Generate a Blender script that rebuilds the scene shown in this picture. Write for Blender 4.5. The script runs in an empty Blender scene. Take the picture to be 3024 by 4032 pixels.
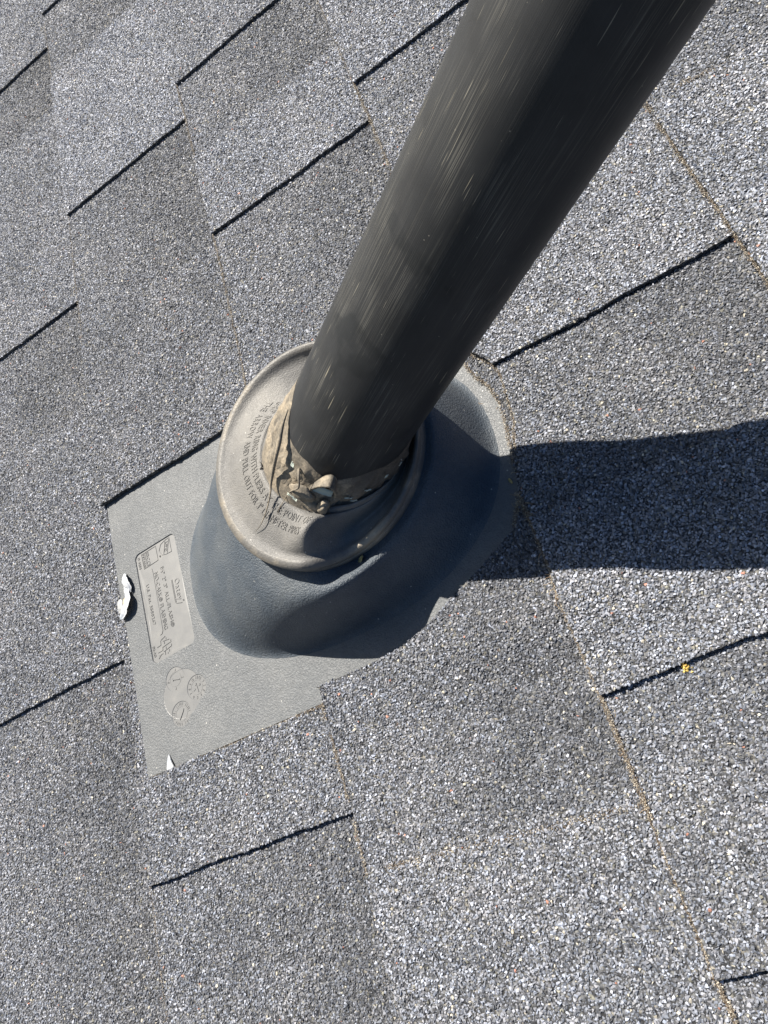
import bpy, bmesh, math, random
import numpy as np
from mathutils import Vector, Matrix
from mathutils.geometry import delaunay_2d_cdt
from mathutils import noise as mnoise

# ------------------------------------------------------------------ frame
# All shapes are written in "roof millimetres": X runs up the slope, Y along the courses,
# Z out of the roof.  The roof frame is tilted so that the vent pipe stands plumb.
MM = 0.001
PITCH = 0.9547370532671482
ROT = Matrix.Rotation(-PITCH, 3, 'Y')
RNG = np.random.default_rng(11)
random.seed(11)
sc = bpy.context.scene

def W(p):
    return ROT @ (Vector(p) * MM)

# ------------------------------------------------------------------ camera
CAM_R = np.array([[0.8217205354527657, -0.2653711359043555, -0.5043347319430341],
                  [-0.4403662828330523, -0.8574008690650297, -0.26634805550319324],
                  [-0.36173595143283754, 0.4409556779942447, -0.8214044019151687]])
CAM_C = np.array([508.52521321, -207.29930439, 357.65042239])
CAM_F = 3024.973
cd = bpy.data.cameras.new('camera')
cam = bpy.data.objects.new('camera', cd)
sc.collection.objects.link(cam)
sc.camera = cam
cd.sensor_fit = 'VERTICAL'
cd.sensor_height = 36.0
cd.lens = 36.0 * CAM_F / 4032.0
cd.clip_start = 0.01
cd.clip_end = 500.0
right, up, back = Vector(CAM_R[0]), -Vector(CAM_R[1]), -Vector(CAM_R[2])
mrot = ROT @ Matrix((right, up, back)).transposed()
cam.matrix_world = Matrix.Translation(W(CAM_C)) @ mrot.to_4x4()

# ------------------------------------------------------------------ light
PIPE_AX = np.array([math.sin(PITCH), 0.0, math.cos(PITCH)])
SUN_EL = math.radians(20.0)
_phi = math.radians(-21.8)
_d = np.array([math.cos(_phi), math.sin(_phi), 0.0])
_h = -_d + (_d @ PIPE_AX) * PIPE_AX
_h /= np.linalg.norm(_h)
SUN = math.sin(SUN_EL) * PIPE_AX + math.cos(SUN_EL) * _h
sunw = ROT @ Vector(SUN)
world = bpy.data.worlds.new("World")
sc.world = world
world.use_nodes = True
wn = world.node_tree
wn.nodes.clear()
sky = wn.nodes.new('ShaderNodeTexSky')
sky.sky_type = 'NISHITA'
sky.sun_disc = False
sky.sun_elevation = math.asin(sunw.z)
sky.sun_rotation = math.atan2(sunw.x, sunw.y)
sky.ozone_density = 6.0
bg = wn.nodes.new('ShaderNodeBackground')
bg.inputs['Strength'].default_value = 0.05
wo = wn.nodes.new('ShaderNodeOutputWorld')
wn.links.new(sky.outputs[0], bg.inputs[0])
wn.links.new(bg.outputs[0], wo.inputs[0])
sl = bpy.data.lights.new('sun', 'SUN')
sl.energy = 5.0
sl.angle = math.radians(0.53)
sl.color = (1.0, 0.93, 0.82)
so = bpy.data.objects.new('sun', sl)
sc.collection.objects.link(so)
so.rotation_euler = sunw.to_track_quat('Z', 'Y').to_euler()
so.location = sunw * 5
sc.view_settings.view_transform = 'Standard'
sc.view_settings.look = 'None'
sc.view_settings.gamma = 1
sc.view_settings.exposure = 1.2
sc.view_settings.use_curve_mapping = False

# ------------------------------------------------------------------ helpers
def mesh_obj(name, verts, faces, mat, parent=None, base=(0, 0, 0), smooth=True, kind=None):
    """verts in roof mm; stored relative to base; the object or its thing carries the roof tilt."""
    v = (np.asarray(verts, float).reshape(-1, 3) - np.asarray(base, float)) * MM
    me = bpy.data.meshes.new(name)
    me.from_pydata([tuple(p) for p in v], [], [tuple(int(i) for i in f) for f in faces])
    if mat is not None:
        for m_ in (mat if isinstance(mat, (list, tuple)) else [mat]):
            me.materials.append(m_)
    if smooth:
        me.polygons.foreach_set('use_smooth', [True] * len(me.polygons))
    me.update()
    o = bpy.data.objects.new(name, me)
    sc.collection.objects.link(o)
    if parent is None:
        o.location = W(base)
        o.rotation_euler = (0, -PITCH, 0)
    else:
        o.parent = parent
    if kind:
        o['kind'] = kind
    return o

def thing(name, label, cat, base, group=None):
    o = bpy.data.objects.new(name, None)
    o.empty_display_size = 0.02
    sc.collection.objects.link(o)
    o.location = W(base)
    o.rotation_euler = (0, -PITCH, 0)
    o['label'] = label
    o['category'] = cat
    if group:
        o['group'] = group
    return o

def tag(o, label, cat):
    o['label'] = label
    o['category'] = cat
    return o

def fbm(x, y, s, seed=0.0, n=3):
    return mnoise.fractal(Vector((x * s + seed, y * s - seed * 1.7, seed)), 1.0, 2.0, n)

def sstep(t):
    t = min(1.0, max(0.0, t))
    return t * t * (3 - 2 * t)

def inpoly(px, py, poly):
    inside = np.zeros(len(px), bool)
    n = len(poly)
    for i in range(n):
        x1, y1 = poly[i]
        x2, y2 = poly[(i + 1) % n]
        if y1 == y2:
            continue
        c = ((y1 > py) != (y2 > py)) & (px < (x2 - x1) * (py - y1) / (y2 - y1) + x1)
        inside ^= c
    return inside

def catmull(pts, sub=8, closed=False):
    P = [np.array(p, float) for p in pts]
    n = len(P)
    out = []
    for i in range(n if closed else n - 1):
        p0 = P[(i - 1) % n] if closed or i > 0 else 2 * P[0] - P[1]
        p1 = P[i]
        p2 = P[(i + 1) % n]
        p3 = P[(i + 2) % n] if closed or i + 2 < n else 2 * P[-1] - P[-2]
        for k in range(sub):
            t = k / sub
            out.append(0.5 * ((2 * p1) + (-p0 + p2) * t + (2 * p0 - 5 * p1 + 4 * p2 - p3) * t * t + (-p0 + 3 * p1 - 3 * p2 + p3) * t ** 3))
    if not closed:
        out.append(P[-1])
    return out

def tube(pts, radii, seg=8):
    P = [np.array(p, float) for p in pts]
    V, F = [], []
    prev = None
    for i, p in enumerate(P):
        t = P[min(i + 1, len(P) - 1)] - P[max(i - 1, 0)]
        t = t / (np.linalg.norm(t) + 1e-9)
        if prev is None:
            ref = np.array([0, 0, 1.0]) if abs(t[2]) < 0.9 else np.array([1.0, 0, 0])
            u = np.cross(t, ref)
        else:
            u = prev - t * (prev @ t)
        u /= np.linalg.norm(u)
        prev = u
        v = np.cross(t, u)
        for k in range(seg):
            a = 2 * math.pi * k / seg
            V.append(p + radii[i] * (math.cos(a) * u + math.sin(a) * v))
    for i in range(len(P) - 1):
        for k in range(seg):
            a, b = i * seg + k, i * seg + (k + 1) % seg
            F.append((a, b, b + seg, a + seg))
    F.append(tuple(range(seg))[::-1])
    F.append(tuple((len(P) - 1) * seg + k for k in range(seg)))
    return V, F

def project(P):
    q = (np.atleast_2d(P) - CAM_C) @ CAM_R.T
    z = np.maximum(q[:, 2], 1.0)
    return np.c_[CAM_F * q[:, 0] / z + 1512, CAM_F * q[:, 1] / z + 2016], q[:, 2]

# ------------------------------------------------------------------ materials
def new_mat(name):
    m = bpy.data.materials.new(name)
    m.use_nodes = True
    nt = m.node_tree
    nt.nodes.clear()
    out = nt.nodes.new('ShaderNodeOutputMaterial')
    b = nt.nodes.new('ShaderNodeBsdfPrincipled')
    nt.links.new(b.outputs[0], out.inputs[0])
    return m, nt, b

def N(nt, t, **kw):
    n = nt.nodes.new(t)
    for k, v in kw.items():
        if k.startswith('i_'):
            n.inputs[k[2:].replace('_', ' ')].default_value = v
        else:
            setattr(n, k, v)
    return n

def ramp(nt, src, stops):
    r = nt.nodes.new('ShaderNodeValToRGB')
    el = r.color_ramp.elements
    while len(el) < len(stops):
        el.new(0.5)
    for e, (p, c) in zip(el, stops):
        e.position = p
        e.color = (*c, 1) if len(c) == 3 else c
    nt.links.new(src, r.inputs[0])
    return r

def mix(nt, fac, a, b, mode='MIX'):
    m = nt.nodes.new('ShaderNodeMix')
    m.data_type = 'RGBA'
    m.blend_type = mode
    for s, v in ((0, fac), (6, a), (7, b)):
        if hasattr(v, 'links') or hasattr(v, 'is_linked'):
            nt.links.new(v, m.inputs[s])
        else:
            m.inputs[s].default_value = v if s == 0 else ((*v, 1) if len(v) == 3 else v)
    return m.outputs[2]

def bump(nt, b, h, dist, strength=1.0, prev=None):
    n = nt.nodes.new('ShaderNodeBump')
    n.inputs['Strength'].default_value = strength
    n.inputs['Distance'].default_value = dist
    nt.links.new(h, n.inputs['Height'])
    if prev is not None:
        nt.links.new(prev, n.inputs['Normal'])
    nt.links.new(n.outputs[0], b.inputs['Normal'])
    return n.outputs[0]

# granule: colour per grain comes with the instance
m_grain, nt, b = new_mat('ceramic_granule')
at = N(nt, 'ShaderNodeAttribute', attribute_type='INSTANCER', attribute_name='gcol')
nz = N(nt, 'ShaderNodeTexNoise', i_Scale=1600.0, i_Detail=2.0)
tc = N(nt, 'ShaderNodeTexCoord')
nt.links.new(tc.outputs['Object'], nz.inputs['Vector'])
r_ = ramp(nt, nz.outputs[0], [(0.3, (0.75, 0.75, 0.75)), (0.7, (1.15, 1.15, 1.15))])
nt.links.new(mix(nt, 1.0, at.outputs['Color'], r_.outputs[0], 'MULTIPLY'), b.inputs['Base Color'])
b.inputs['Roughness'].default_value = 0.55
b.inputs['Specular IOR Level'].default_value = 0.4

# shingle body: black asphalt bedded with granules (shows between the grains and far off)
def shingle_mat(name, k):
    m, nt, b = new_mat(name)
    tc = N(nt, 'ShaderNodeTexCoord')
    vo = N(nt, 'ShaderNodeTexVoronoi', feature='F1', i_Scale=620.0)
    nt.links.new(tc.outputs['Object'], vo.inputs['Vector'])
    sep = N(nt, 'ShaderNodeSeparateColor')
    nt.links.new(vo.outputs['Color'], sep.inputs[0])
    rc = ramp(nt, sep.outputs[0], [(p_, tuple(q * k for q in c_)) for p_, c_ in [(0.0, (0.06, 0.063, 0.072)), (0.4, (0.14, 0.147, 0.165)), (0.7, (0.23, 0.24, 0.26)), (0.93, (0.36, 0.36, 0.35)), (1.0, (0.45, 0.42, 0.36))]])
    dk = ramp(nt, vo.outputs['Distance'], [(0.35, (1, 1, 1)), (0.8, (0.2, 0.2, 0.2))])
    nt.links.new(mix(nt, 1.0, rc.outputs[0], dk.outputs[0], 'MULTIPLY'), b.inputs['Base Color'])
    b.inputs['Roughness'].default_value = 0.85
    inv = N(nt, 'ShaderNodeMath', operation='SUBTRACT')
    inv.inputs[0].default_value = 1.0
    nt.links.new(vo.outputs['Distance'], inv.inputs[1])
    bump(nt, b, inv.outputs[0], 0.0007, 0.8)

    return m
m_shingle = shingle_mat('asphalt_shingle', 0.95)
m_bed = shingle_mat('granule_bed', 0.42)

# under the real grains only bitumen shows
m_bitumen, nt, b = new_mat('bitumen')
nz = N(nt, 'ShaderNodeTexNoise', i_Scale=900.0, i_Detail=3.0)
tc = N(nt, 'ShaderNodeTexCoord')
nt.links.new(tc.outputs['Object'], nz.inputs['Vector'])
r_ = ramp(nt, nz.outputs[0], [(0.35, (0.009, 0.0095, 0.011)), (0.6, (0.02, 0.02, 0.02)), (0.75, (0.05, 0.044, 0.036))])
nt.links.new(r_.outputs[0], b.inputs['Base Color'])
b.inputs['Roughness'].default_value = 0.8
bump(nt, b, nz.outputs[0], 0.0006, 0.8)

# grey thermoplastic flashing, fine leather grain, weathered and dusty
def plastic(name, base, dust, grain, grain_d, dust_lo, dust_hi, rough):
    m, nt, b = new_mat(name)
    tc = N(nt, 'ShaderNodeTexCoord')
    big = N(nt, 'ShaderNodeTexNoise', i_Scale=28.0, i_Detail=5.0, i_Roughness=0.6)
    nt.links.new(tc.outputs['Object'], big.inputs['Vector'])
    mid = N(nt, 'ShaderNodeTexNoise', i_Scale=260.0, i_Detail=3.0)
    nt.links.new(tc.outputs['Object'], mid.inputs['Vector'])
    rb = ramp(nt, big.outputs[0], [(dust_lo, (0, 0, 0)), (dust_hi, (1, 1, 1))])
    c1 = mix(nt, rb.outputs[0], base, dust)
    rm = ramp(nt, mid.outputs[0], [(0.3, (0.92, 0.92, 0.92)), (0.7, (1.07, 1.07, 1.07))])
    c2 = mix(nt, 1.0, c1, rm.outputs[0], 'MULTIPLY')
    # fine leather grain: soft crinkles about a millimetre across
    gr = N(nt, 'ShaderNodeTexNoise', i_Scale=grain, i_Detail=2.0, i_Roughness=0.55, i_Distortion=0.5)
    nt.links.new(tc.outputs['Object'], gr.inputs['Vector'])
    rg = ramp(nt, gr.outputs[0], [(0.36, (0, 0, 0)), (0.62, (1, 1, 1))])
    dc = ramp(nt, gr.outputs[0], [(0.36, (0.92, 0.92, 0.92)), (0.5, (1, 1, 1))])
    c3 = mix(nt, 1.0, c2, dc.outputs[0], 'MULTIPLY')
    # pale specks of dust
    sp = N(nt, 'ShaderNodeTexVoronoi', i_Scale=120.0)
    nt.links.new(tc.outputs['Object'], sp.inputs['Vector'])
    rs = ramp(nt, sp.outputs['Distance'], [(0.035, (1, 1, 1)), (0.055, (0, 0, 0))])
    c4 = mix(nt, rs.outputs[0], c3, (0.4, 0.39, 0.37))
    nt.links.new(c4, b.inputs['Base Color'])
    b.inputs['Roughness'].default_value = rough
    b.inputs['Specular IOR Level'].default_value = 0.4
    bump(nt, b, rg.outputs[0], grain_d, 0.8)
    return m, nt, b
m_flange, _, _ = plastic('weathered_grey_plastic', (0.098, 0.105, 0.113), (0.12, 0.126, 0.132), 1000.0, 0.00026, 0.42, 0.66, 0.5)
m_dome, _, _ = plastic('grey_plastic_dome', (0.058, 0.072, 0.09), (0.088, 0.1, 0.113), 1000.0, 0.0003, 0.42, 0.66, 0.5)
m_rubber, _, _ = plastic('weathered_rubber', (0.122, 0.12, 0.117), (0.18, 0.173, 0.161), 1400.0, 0.00014, 0.38, 0.66, 0.55)
m_lip, _, _ = plastic('dusty_rubber_lip', (0.12, 0.116, 0.11), (0.32, 0.275, 0.21), 900.0, 0.0001, 0.46, 0.66, 0.5)
m_plate, nt, b = new_mat('smooth_grey_plastic')
tc = N(nt, 'ShaderNodeTexCoord')
nz = N(nt, 'ShaderNodeTexNoise', i_Scale=140.0, i_Detail=4.0)
nt.links.new(tc.outputs['Object'], nz.inputs['Vector'])
r_ = ramp(nt, nz.outputs[0], [(0.3, (0.112, 0.115, 0.119)), (0.6, (0.13, 0.132, 0.134)), (0.75, (0.15, 0.15, 0.148))])
nt.links.new(r_.outputs[0], b.inputs['Base Color'])
b.inputs['Roughness'].default_value = 0.45
m_ink, nt, b = new_mat('letter_grime')
b.inputs['Base Color'].default_value = (0.055, 0.055, 0.055, 1)
b.inputs['Roughness'].default_value = 0.6

# torn rubber: tan dust over grey
m_torn, nt, b = new_mat('torn_dusty_rubber')
tc = N(nt, 'ShaderNodeTexCoord')
nz = N(nt, 'ShaderNodeTexNoise', i_Scale=110.0, i_Detail=6.0, i_Roughness=0.65, i_Distortion=0.6)
nt.links.new(tc.outputs['Object'], nz.inputs['Vector'])
r_ = ramp(nt, nz.outputs[0], [(0.3, (0.08, 0.072, 0.062)), (0.46, (0.17, 0.148, 0.117)), (0.62, (0.28, 0.235, 0.175)), (0.75, (0.42, 0.36, 0.27))])
n2 = N(nt, 'ShaderNodeTexNoise', i_Scale=900.0, i_Detail=3.0)
nt.links.new(tc.outputs['Object'], n2.inputs['Vector'])
r2 = ramp(nt, n2.outputs[0], [(0.35, (0.7, 0.7, 0.7)), (0.65, (1.1, 1.1, 1.1))])
nt.links.new(mix(nt, 1.0, r_.outputs[0], r2.outputs[0], 'MULTIPLY'), b.inputs['Base Color'])
b.inputs['Roughness'].default_value = 0.8
bump(nt, b, n2.outputs[0], 0.0003, 0.6)
m_torn_shaded, _, _ = plastic('torn_rubber_shaded', (0.07, 0.064, 0.058), (0.17, 0.145, 0.115), 700.0, 0.0002, 0.4, 0.7, 0.6)  # torn rubber with less dust, its colour darkened to paint in the pipe's shade
m_mint, nt, b = new_mat('pale_green_film')
b.inputs['Base Color'].default_value = (0.42, 0.47, 0.42, 1)
b.inputs['Roughness'].default_value = 0.7

# black ABS pipe with lengthwise scratches and scuffs (uv: u = mm round, v = mm along)
m_pipe, nt, b = new_mat('black_abs_pipe')
uv = N(nt, 'ShaderNodeUVMap', uv_map='UVMap')
def stretched(su, sv, detail=3.0, dist=0.0, rough=0.5, off=(0, 0, 0)):
    mp = N(nt, 'ShaderNodeMapping')
    mp.inputs['Scale'].default_value = (su, sv, 1)
    mp.inputs['Location'].default_value = off
    mp.inputs['Rotation'].default_value = (0, 0, math.radians(1.2))
    nt.links.new(uv.outputs[0], mp.inputs[0])
    n = N(nt, 'ShaderNodeTexNoise', i_Scale=1.0, i_Detail=detail, i_Distortion=dist, i_Roughness=rough)
    nt.links.new(mp.outputs[0], n.inputs['Vector'])
    return n.outputs[0]
fine = stretched(3.2, 0.022, 4.0)
med = stretched(0.55, 0.006, 3.0, off=(9, 3, 0))
mask = stretched(0.06, 0.02, 4.0, off=(4, 8, 0))
rf = ramp(nt, fine, [(0.5, (0, 0, 0)), (0.72, (1, 1, 1))])
rmk = ramp(nt, mask, [(0.44, (0, 0, 0)), (0.6, (1, 1, 1))])
fm = mix(nt, 1.0, rf.outputs[0], rmk.outputs[0], 'MULTIPLY')
c1 = mix(nt, fm, (0.026, 0.0275, 0.03), (0.11, 0.108, 0.098))
rmd = ramp(nt, med, [(0.58, (0, 0, 0)), (0.75, (0.35, 0.35, 0.35))])
c2 = mix(nt, rmd.outputs[0], c1, (0.05, 0.05, 0.047))
scr = stretched(1.3, 0.035, 1.0, off=(2.2, 5, 0))
rsc = ramp(nt, scr, [(0.735, (0, 0, 0)), (0.77, (1, 1, 1))])
c3 = mix(nt, rsc.outputs[0], c2, (0.24, 0.22, 0.17))
mp2 = N(nt, 'ShaderNodeMapping')
mp2.inputs['Scale'].default_value = (1.6, 0.05, 1)
mp2.inputs['Rotation'].default_value = (0, 0, math.radians(-9))
nt.links.new(uv.outputs[0], mp2.inputs[0])
ns2 = N(nt, 'ShaderNodeTexNoise', i_Scale=1.0, i_Detail=1.0)
nt.links.new(mp2.outputs[0], ns2.inputs['Vector'])
rs2 = ramp(nt, ns2.outputs[0], [(0.73, (0, 0, 0)), (0.76, (0.7, 0.7, 0.7))])
c3 = mix(nt, rs2.outputs[0], c3, (0.2, 0.19, 0.16))
tcs = N(nt, 'ShaderNodeTexCoord')
spk = N(nt, 'ShaderNodeTexVoronoi', i_Scale=150.0)
nt.links.new(tcs.outputs['Object'], spk.inputs['Vector'])
rk = ramp(nt, spk.outputs['Distance'], [(0.02, (1, 1, 1)), (0.05, (0, 0, 0))])
c3 = mix(nt, rk.outputs[0], c3, (0.14, 0.135, 0.12))
smu = N(nt, 'ShaderNodeTexNoise', i_Scale=45.0, i_Detail=3.0, i_Distortion=0.3)
nt.links.new(tcs.outputs['Object'], smu.inputs['Vector'])
rsm = ramp(nt, smu.outputs[0], [(0.62, (0, 0, 0)), (0.68, (0.45, 0.45, 0.45))])
c3 = mix(nt, rsm.outputs[0], c3, (0.013, 0.015, 0.017))
tc = N(nt, 'ShaderNodeTexCoord')
nz = N(nt, 'ShaderNodeTexNoise', i_Scale=70.0, i_Detail=5.0)
nt.links.new(tc.outputs['Object'], nz.inputs['Vector'])
rn = ramp(nt, nz.outputs[0], [(0.35, (0.9, 0.9, 0.9)), (0.65, (1.1, 1.1, 1.1))])
nt.links.new(mix(nt, 1.0, c3, rn.outputs[0], 'MULTIPLY'), b.inputs['Base Color'])
rr = ramp(nt, fine, [(0.3, (0.44, 0.44, 0.44)), (0.7, (0.6, 0.6, 0.6))])
nt.links.new(rr.outputs[0], b.inputs['Roughness'])
b.inputs['Specular IOR Level'].default_value = 0.22
bump(nt, b, fine, 0.0001, 0.5)

def simple(name, c1, c2, scale, rough, bd=0.0):
    m, nt, b = new_mat(name)
    tc = N(nt, 'ShaderNodeTexCoord')
    nz = N(nt, 'ShaderNodeTexNoise', i_Scale=scale, i_Detail=4.0)
    nt.links.new(tc.outputs['Object'], nz.inputs['Vector'])
    r = ramp(nt, nz.outputs[0], [(0.35, c1), (0.65, c2)])
    nt.links.new(r.outputs[0], b.inputs['Base Color'])
    b.inputs['Roughness'].default_value = rough
    if bd:
        bump(nt, b, nz.outputs[0], bd, 0.6)
    return m
m_peel = simple('white_sealant_skin', (0.27, 0.3, 0.35), (0.5, 0.51, 0.53), 150, 0.5, 0.0004)
m_clear = simple('grey_sealant_smear', (0.2, 0.21, 0.22), (0.4, 0.4, 0.4), 400, 0.4, 0.0006)
m_amber = simple('amber_sealant', (0.5, 0.33, 0.14), (0.62, 0.5, 0.34), 500, 0.5, 0.0004)
m_lichen = simple('yellow_lichen', (0.5, 0.34, 0.07), (0.72, 0.56, 0.2), 900, 0.9, 0.0005)
m_leaf = simple('dry_leaf', (0.3, 0.22, 0.08), (0.45, 0.36, 0.16), 600, 0.8, 0.0003)
m_fibre = simple('dry_grass', (0.2, 0.13, 0.07), (0.45, 0.36, 0.24), 300, 0.9)
m_ground = simple('dry_grass_ground', (0.05, 0.055, 0.03), (0.1, 0.09, 0.055), 3, 1.0)

# ------------------------------------------------------------------ granule instancing
gcoll = bpy.data.collections.new('granule_shapes')
for gi in range(8):
    r0 = np.random.default_rng(100 + gi)
    bm = bmesh.new()
    pts = []
    for _ in range(11):
        v = r0.normal(size=3)
        v /= np.linalg.norm(v)
        v *= r0.uniform(0.8, 1.08)
        v[2] *= r0.uniform(0.55, 0.8)
        v[0] *= r0.uniform(0.95, 1.3)
        pts.append(bm.verts.new(v))
    bmesh.ops.convex_hull(bm, input=pts)
    for v in [v for v in bm.verts if not v.link_faces]:
        bm.verts.remove(v)
    me = bpy.data.meshes.new('granule_%s' % 'abcdefgh'[gi])
    bm.to_mesh(me)
    bm.free()
    me.materials.append(m_grain)
    go = bpy.data.objects.new('granule', me)
    gcoll.objects.link(go)

ng = bpy.data.node_groups.new('scatter_granules', 'GeometryNodeTree')
ng.interface.new_socket('Geometry', in_out='INPUT', socket_type='NodeSocketGeometry')
ng.interface.new_socket('Geometry', in_out='OUTPUT', socket_type='NodeSocketGeometry')
gin = ng.nodes.new('NodeGroupInput')
gout = ng.nodes.new('NodeGroupOutput')
iop = ng.nodes.new('GeometryNodeInstanceOnPoints')
ci = ng.nodes.new('GeometryNodeCollectionInfo')
ci.inputs['Collection'].default_value = gcoll
ci.inputs['Separate Children'].default_value = True
ci.inputs['Reset Children'].default_value = True
def nattr(name, dt):
    n = ng.nodes.new('GeometryNodeInputNamedAttribute')
    n.data_type = dt
    n.inputs['Name'].default_value = name
    return n.outputs['Attribute']
jn = ng.nodes.new('GeometryNodeJoinGeometry')
sg = ng.nodes.new('GeometryNodeSeparateGeometry')
sg.domain = 'POINT'
L_ = ng.links.new
L_(gin.outputs[0], sg.inputs['Geometry'])
L_(nattr('gsel', 'BOOLEAN'), sg.inputs['Selection'])
L_(sg.outputs['Selection'], iop.inputs['Points'])
L_(ci.outputs[0], iop.inputs['Instance'])
iop.inputs['Pick Instance'].default_value = True
L_(nattr('gidx', 'INT'), iop.inputs['Instance Index'])
L_(nattr('grot', 'FLOAT_VECTOR'), iop.inputs['Rotation'])
L_(nattr('gscl', 'FLOAT_VECTOR'), iop.inputs['Scale'])
L_(sg.outputs['Inverted'], jn.inputs[0])
L_(iop.outputs[0], jn.inputs[0])
L_(jn.outputs[0], gout.inputs[0])

def grain_colours(n, tone, warm):
    """real granule blend: charcoal, slate, pale grey, cream, a few rust and olive grains"""
    tone = np.asarray(tone)
    v = np.exp(RNG.normal(-1.66, 0.34, n)) * (0.25 + 0.75 * tone)
    lo_ = RNG.random(n) < 0.17
    v[lo_] *= 0.5
    hi_ = RNG.random(n) < 0.022 * tone
    v[hi_] = RNG.uniform(0.3, 0.5, hi_.sum())
    v = np.clip(v, 0.03, 0.62)
    tint = RNG.random(n)[:, None]
    c = v[:, None] * (tint * np.array([0.9, 0.99, 1.17]) + (1 - tint) * np.array([0.99, 0.99, 1.04]))
    w = RNG.random(n)
    cr = w < 0.012
    c[cr] = RNG.uniform(0.3, 0.5, cr.sum())[:, None] * np.array([1.0, 0.92, 0.74])
    ru = (w > 0.03) & (w < 0.0315)
    c[ru] = RNG.uniform(0.25, 0.45, ru.sum())[:, None] * np.array([1.0, 0.5, 0.36])
    ol = (w > 0.036) & (w < 0.05)
    c[ol] = RNG.uniform(0.12, 0.24, ol.sum())[:, None] * np.array([1.0, 0.97, 0.78])
    c *= np.array([0.97, 0.99, 1.045])
    wr = np.asarray(warm)[:, None] * 0.35
    c = c * (1 - wr) + c * np.array([1.08, 0.98, 0.86]) * wr
    return c

def add_granules(o, pts, base, tone, warm, smin=0.56, smax=1.12, cols=None):
    n = len(pts)
    if not n:
        return
    me = o.data
    n0 = len(me.vertices)
    me.vertices.add(n)
    allco = np.empty((n0 + n) * 3)
    me.vertices.foreach_get('co', allco)
    allco = allco.reshape(-1, 3)
    allco[n0:] = (pts - np.asarray(base, float)) * MM
    me.vertices.foreach_set('co', allco.ravel())
    def attr(name, typ, arr, key, dim):
        a = me.attributes.new(name, typ, 'POINT')
        full = np.zeros((n0 + n, dim), arr.dtype)
        full[n0:] = arr.reshape(n, dim)
        a.data.foreach_set(key, full.ravel())
    attr('gsel', 'BOOLEAN', np.ones(n, bool), 'value', 1)
    attr('gidx', 'INT', RNG.integers(0, 8, n).astype(np.int32), 'value', 1)
    rot = np.c_[RNG.normal(0, 0.32, n), RNG.normal(0, 0.32, n), RNG.uniform(0, 6.283, n)]
    attr('grot', 'FLOAT_VECTOR', rot.astype(np.float32), 'vector', 3)
    s = (smin + (smax - smin) * RNG.random(n) ** 1.3) * MM
    scl = np.c_[s, s * RNG.uniform(0.75, 1.05, n), s * RNG.uniform(0.7, 1.05, n)]
    attr('gscl', 'FLOAT_VECTOR', scl.astype(np.float32), 'vector', 3)
    c = grain_colours(n, tone, warm) if cols is None else cols
    a = me.attributes.new('gcol', 'FLOAT_COLOR', 'POINT')
    full = np.ones((n0 + n, 4), np.float32)
    full[n0:, :3] = c
    a.data.foreach_set('color', full.ravel())
    me.update()
    md = o.modifiers.new('granules', 'NODES')
    md.node_group = ng

# ------------------------------------------------------------------ the roof
EXPO = 143.0
TAB_T = 2.8
def b_off(k, y):
    """each butt line wanders a little, as cut and laid"""
    return 1.0 * math.sin(y * 0.011 + k * 2.1) + 0.6 * fbm(y, k * 37.0, 0.02, 3.1) + 0.35 * fbm(y, k * 11.0, 0.4, 8.1)

def near_flange(x, y):
    """height added where the courses ride over the flashing's hidden edge"""
    dx = max(0.0, 286.0 - x, x - 452.0)
    dy = max(0.0, abs(y) - 103.0)
    return sstep(1 - math.hypot(dx, dy) / 38.0)

def ground_z(x, y):
    return 0.35 * fbm(x, y, 0.012, 1.3) + 0.12 * fbm(x, y, 0.07, 5.3)

def z_base(k, x, y):
    u = (x - k * EXPO) / EXPO
    z = 4.2 - 4.0 * u + ground_z(x, y)
    if k == 2:
        z += (2.6 + 3.2 * u) * near_flange(x, y)
    if k == 3:
        z += 3.4 * near_flange(x, y)
    return z

def z_tab(k, x, y):
    z = z_base(k, x, y) + TAB_T
    if k == 1 and y > 90:
        z += 2.6 * sstep(1 - (y - 94) / 60.0) * (0.75 + 0.25 * (x - 143) / 143)
    return z

CUT_IN = [(283, -94.9), (289.0, -94.8), (313.5, -95.0), (334.5, -94.2), (352.0, -90.5), (365.6, -85.4), (373.4, -81.6), (385.2, -77.1), (399.9, -70.8), (413.4, -64.3),
          (420.3, -61.1), (423.3, -55.1), (426.7, -51.1), (428.2, -44.3), (429.8, -37.4), (431.3, -30.6), (433.6, -19.1), (435.6, -8.0), (436.8, 7.1), (434.8, 20.2),
          (430.2, 29.3), (427.2, 41.4), (421, 56), (408, 70), (388, 82), (362, 90), (335, 94), (310, 95.5), (283, 96)]
CUT_OUT = [(429.5, -93.6), (429.4, -70.5), (429.8, -60.6), (428.6, -52.7), (436.0, -22.8), (438.0, -16.8), (440.6, -8.7), (442.1, 2.8), (443.1, 13.3), (443.7, 23.2), (440, 33), (434, 41.3), (430, 50), (429.0, 60)]

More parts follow.
